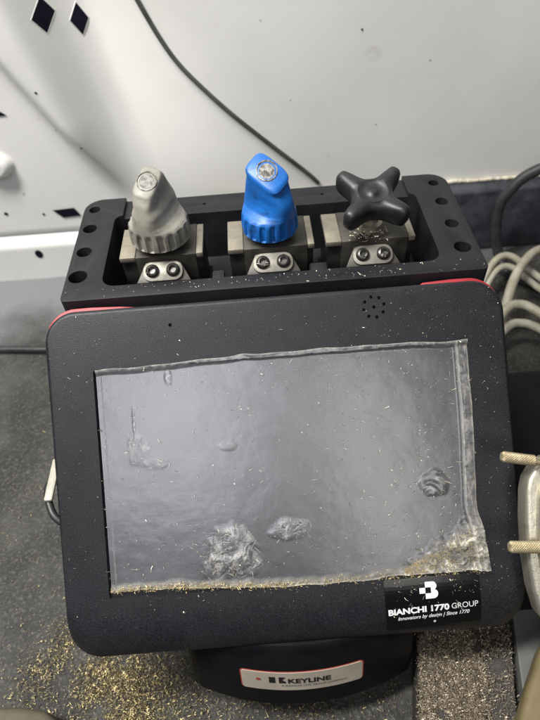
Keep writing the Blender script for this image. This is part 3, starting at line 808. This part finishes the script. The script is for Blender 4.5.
for _ in range(6000):
    x, y = random.uniform(-.27, -.07), random.uniform(-.12, .10)
    if noise.noise((x*38, y*38, 11.)) + .5*rnd() < .30 - .25*sstep(.08, -.06, y): continue
    pts.append(((x, y, .0004+.0006*rnd()), Z, random.uniform(.0003, .0013), random.uniform(.0001, .00026)))
chips('brass_filings', pts, M['brass'], 'golden brass filings scattered on the dark floor')
pts = []
for _ in range(40000):
    s, t = rnd(), rnd(); y = -.129 + .128*t
    x0 = .0605 + .0300*(y+.13)/.13; x1 = .1155 + .0335*(y+.13)/.13
    x = x0 + (x1-x0)*s; k = clamp((x-(.1003+.032*(y+.13)/.13))/.016)
    if k > 0 and rnd() < .80: continue
    x += random.gauss(0, .0011)
    if noise.noise((x*120, y*120, 2.)) + noise.noise((x*40, y*40, 8.))*.7 < -.42 + .3*(rnd()-.5): continue
    pts.append(((x, y, .0302 + k*.0042 + .0016*rnd()), Z, random.uniform(.0005, .0019), random.uniform(.0002, .00048)))
chips('bronze_filings', pts, M['bronze'], 'dense bronze filings heaped on the rubber mat')
# flecks on the console, the tray and the film
R3 = CM.to_3x3(); NZ = (R3 @ Vector((0, 0, 1))).normalized(); pts = []
for _ in range(4600):
    u, v = random.uniform(-.123, .123), random.uniform(-.074, .091)
    den = .22 + .5*sstep(.0, .12, u) + .25*sstep(-.02, -.07, v)
    if rnd() > den: continue
    inside = RX0 < u < RX1 and RY0 < v < RY1
    if not inside and rnd() < .45: continue
    pts.append((CM @ Vector((u, v, -.0008 if inside else .0001)), NZ, random.uniform(.0003, .0016)*(1.1 if inside else .62), random.uniform(.00009, .00019)*(1 if inside else .9)))
pts_main = pts; pts = []
for _ in range(1500):
    u, v = random.uniform(-.0985, .103), -.0586 + random.gauss(0, .0010)
    if u > 0 and rnd() < .6: continue
    pts.append((CM @ Vector((u, v - .0040*sstep(-.085, .005, u), .0010)), NZ, random.uniform(.0005, .0016), random.uniform(.00015, .0003)))
for _ in range(520):
    u = random.uniform(.060, .1035); v = -.0615 + (u-.055)*.5*rnd()
    pts.append((CM @ Vector((u, v, .0010 + .0014*rnd())), NZ, random.uniform(.0007, .0030), random.uniform(.00008, .0002), rnd()*6.28))
chips('gold_filings', pts, M['gold'], 'fine golden filings packed along the lower edge of the screen film'); pts = pts_main
to_ = NZ.orthogonal().normalized(); bo_ = NZ.cross(to_); ux_ = Vector((1, 0, 0)); vx_ = R3 @ Vector((0, 1, 0))
def face_angle(du, dv):      # angle of a direction on the panel in the frame that sliver() uses
    d_ = ux_*du + vx_*dv; return math.atan2(d_.dot(bo_), d_.dot(to_))
for (bu, bv, ru, rv, hh, st) in BUB[:7]:  # pale slivers imitate the bright glints on crinkled film
    for _ in range(int(2.6e5*ru*rv*(hh/.0012))):
        q, a_ = math.sqrt(rnd()), rnd()*2*math.pi
        u, v = bu+ru*q*math.cos(a_), bv+rv*q*math.sin(a_)
        t_ = math.atan2(v-bv+1.1*rv, u-bu+.2*ru) + math.pi/2 + random.gauss(0, .35) + (math.pi/2 if rnd() < .25 else 0)
        pts.append((CM @ Vector((u, v, -.0002 + .0007*rnd())), NZ, random.uniform(.0006, .0032), random.uniform(.00006, .00014), face_angle(math.cos(t_), math.sin(t_))))
for _ in range(70):
    u, v = random.uniform(.05, .098), random.uniform(-.088, -.066)
    pts.append((CM @ Vector((u, v, .0007 - drop(v+.0783))), NZ, random.uniform(.0005, .0015), random.uniform(.0001, .00018)))
for _ in range(110):
    x, y = random.uniform(-.119, .124), random.uniform(.086, .0945)
    pts.append(((x, y, ZT+.0001), Z, random.uniform(.0005, .0015), random.uniform(.00015, .0003)))
for cxx in (-.064, .003, .0635):
    for _ in range(110):
        x, y = random.gauss(cxx, .014), random.gauss(.101, .004)
        if y > .0945: z = .166 + .0375 if abs(x-cxx) < .011 and y > .105 else None
        else: z = ZT
        if z: pts.append(((x, y, z+.0002), Z, random.uniform(.0005, .0014), random.uniform(.00015, .0003)))
for _ in range(150):
    x, y = random.gauss(.062, .006), random.gauss(.1215, .003)
    pts.append(((x, y, .2085+.001*rnd()), Z, random.uniform(.0008, .002), random.uniform(.0002, .0004)))
chips('metal_flecks', pts, M['silver_chip'], 'tiny pale metal flecks sprinkled over the console and tray, with slivers imitating glints in the film bubbles')

# ------------------------------------------------------------------ light: roof lamp, door daylight and an added screen glow
def area(name, loc, target, size, power, color, size_y=None):
    l = bpy.data.lights.new(name, 'AREA'); l.energy = power; l.color = color; l.size = size
    if size_y: l.shape = 'RECTANGLE'; l.size_y = size_y
    o = bpy.data.objects.new(name, l); col.objects.link(o); o.location = loc
    o.rotation_euler = (Vector(target) - Vector(loc)).to_track_quat('-Z', 'Y').to_euler(); return o
area('roof_lamp', (-.43, .02, 1.10), (-.05, .15, .1), .16, 22.0, (1, .98, .94), .60)
area('door_light', (-.36, -1.08, 1.36), (0, .15, .15), .62, 6.6, (.97, .96, 1), .75)
area('screen_glow_light', (.30, -1.12, 1.10), (0, .15, .15), .22, 2.8, (1, .97, .90), .75)  # added light, placed so the screen mirrors a warm glow
w = bpy.data.worlds.new('World'); scene.world = w; w.use_nodes = True
w.node_tree.nodes['Background'].inputs['Color'].default_value = (.80, .86, 1, 1)
w.node_tree.nodes['Background'].inputs['Strength'].default_value = .10

# ------------------------------------------------------------------ camera
a = R(4.5); pit = R(49)
F = Vector((0, math.cos(pit), -math.sin(pit))); U = Vector((0, math.sin(pit), math.cos(pit))); Xv = Vector((1, 0, 0))
cx = math.cos(a)*Xv - math.sin(a)*U; cy = math.sin(a)*Xv + math.cos(a)*U
cam = bpy.data.cameras.new('camera'); co = bpy.data.objects.new('camera', cam); col.objects.link(co)
mw = Matrix.Identity(4)
for i in range(3): mw[i][0] = cx[i]; mw[i][1] = cy[i]; mw[i][2] = -F[i]
mw.translation = Vector((-.0035, -.155, .418)); co.matrix_world = mw
cam.sensor_fit = 'VERTICAL'; cam.sensor_height = 36; cam.sensor_width = 27; cam.lens = 28.0
cam.clip_start = .01; cam.clip_end = 50
cam.dof.use_dof = True; cam.dof.focus_distance = .31; cam.dof.aperture_fstop = 11.0
scene.camera = co
scene.view_settings.view_transform = 'Standard'; scene.view_settings.look = 'None'
scene.view_settings.exposure = 0; scene.view_settings.gamma = 1
scene.render.engine = 'CYCLES'
scene.cycles.use_denoising = True
scene.cycles.max_bounces = 8; scene.cycles.transparent_max_bounces = 12
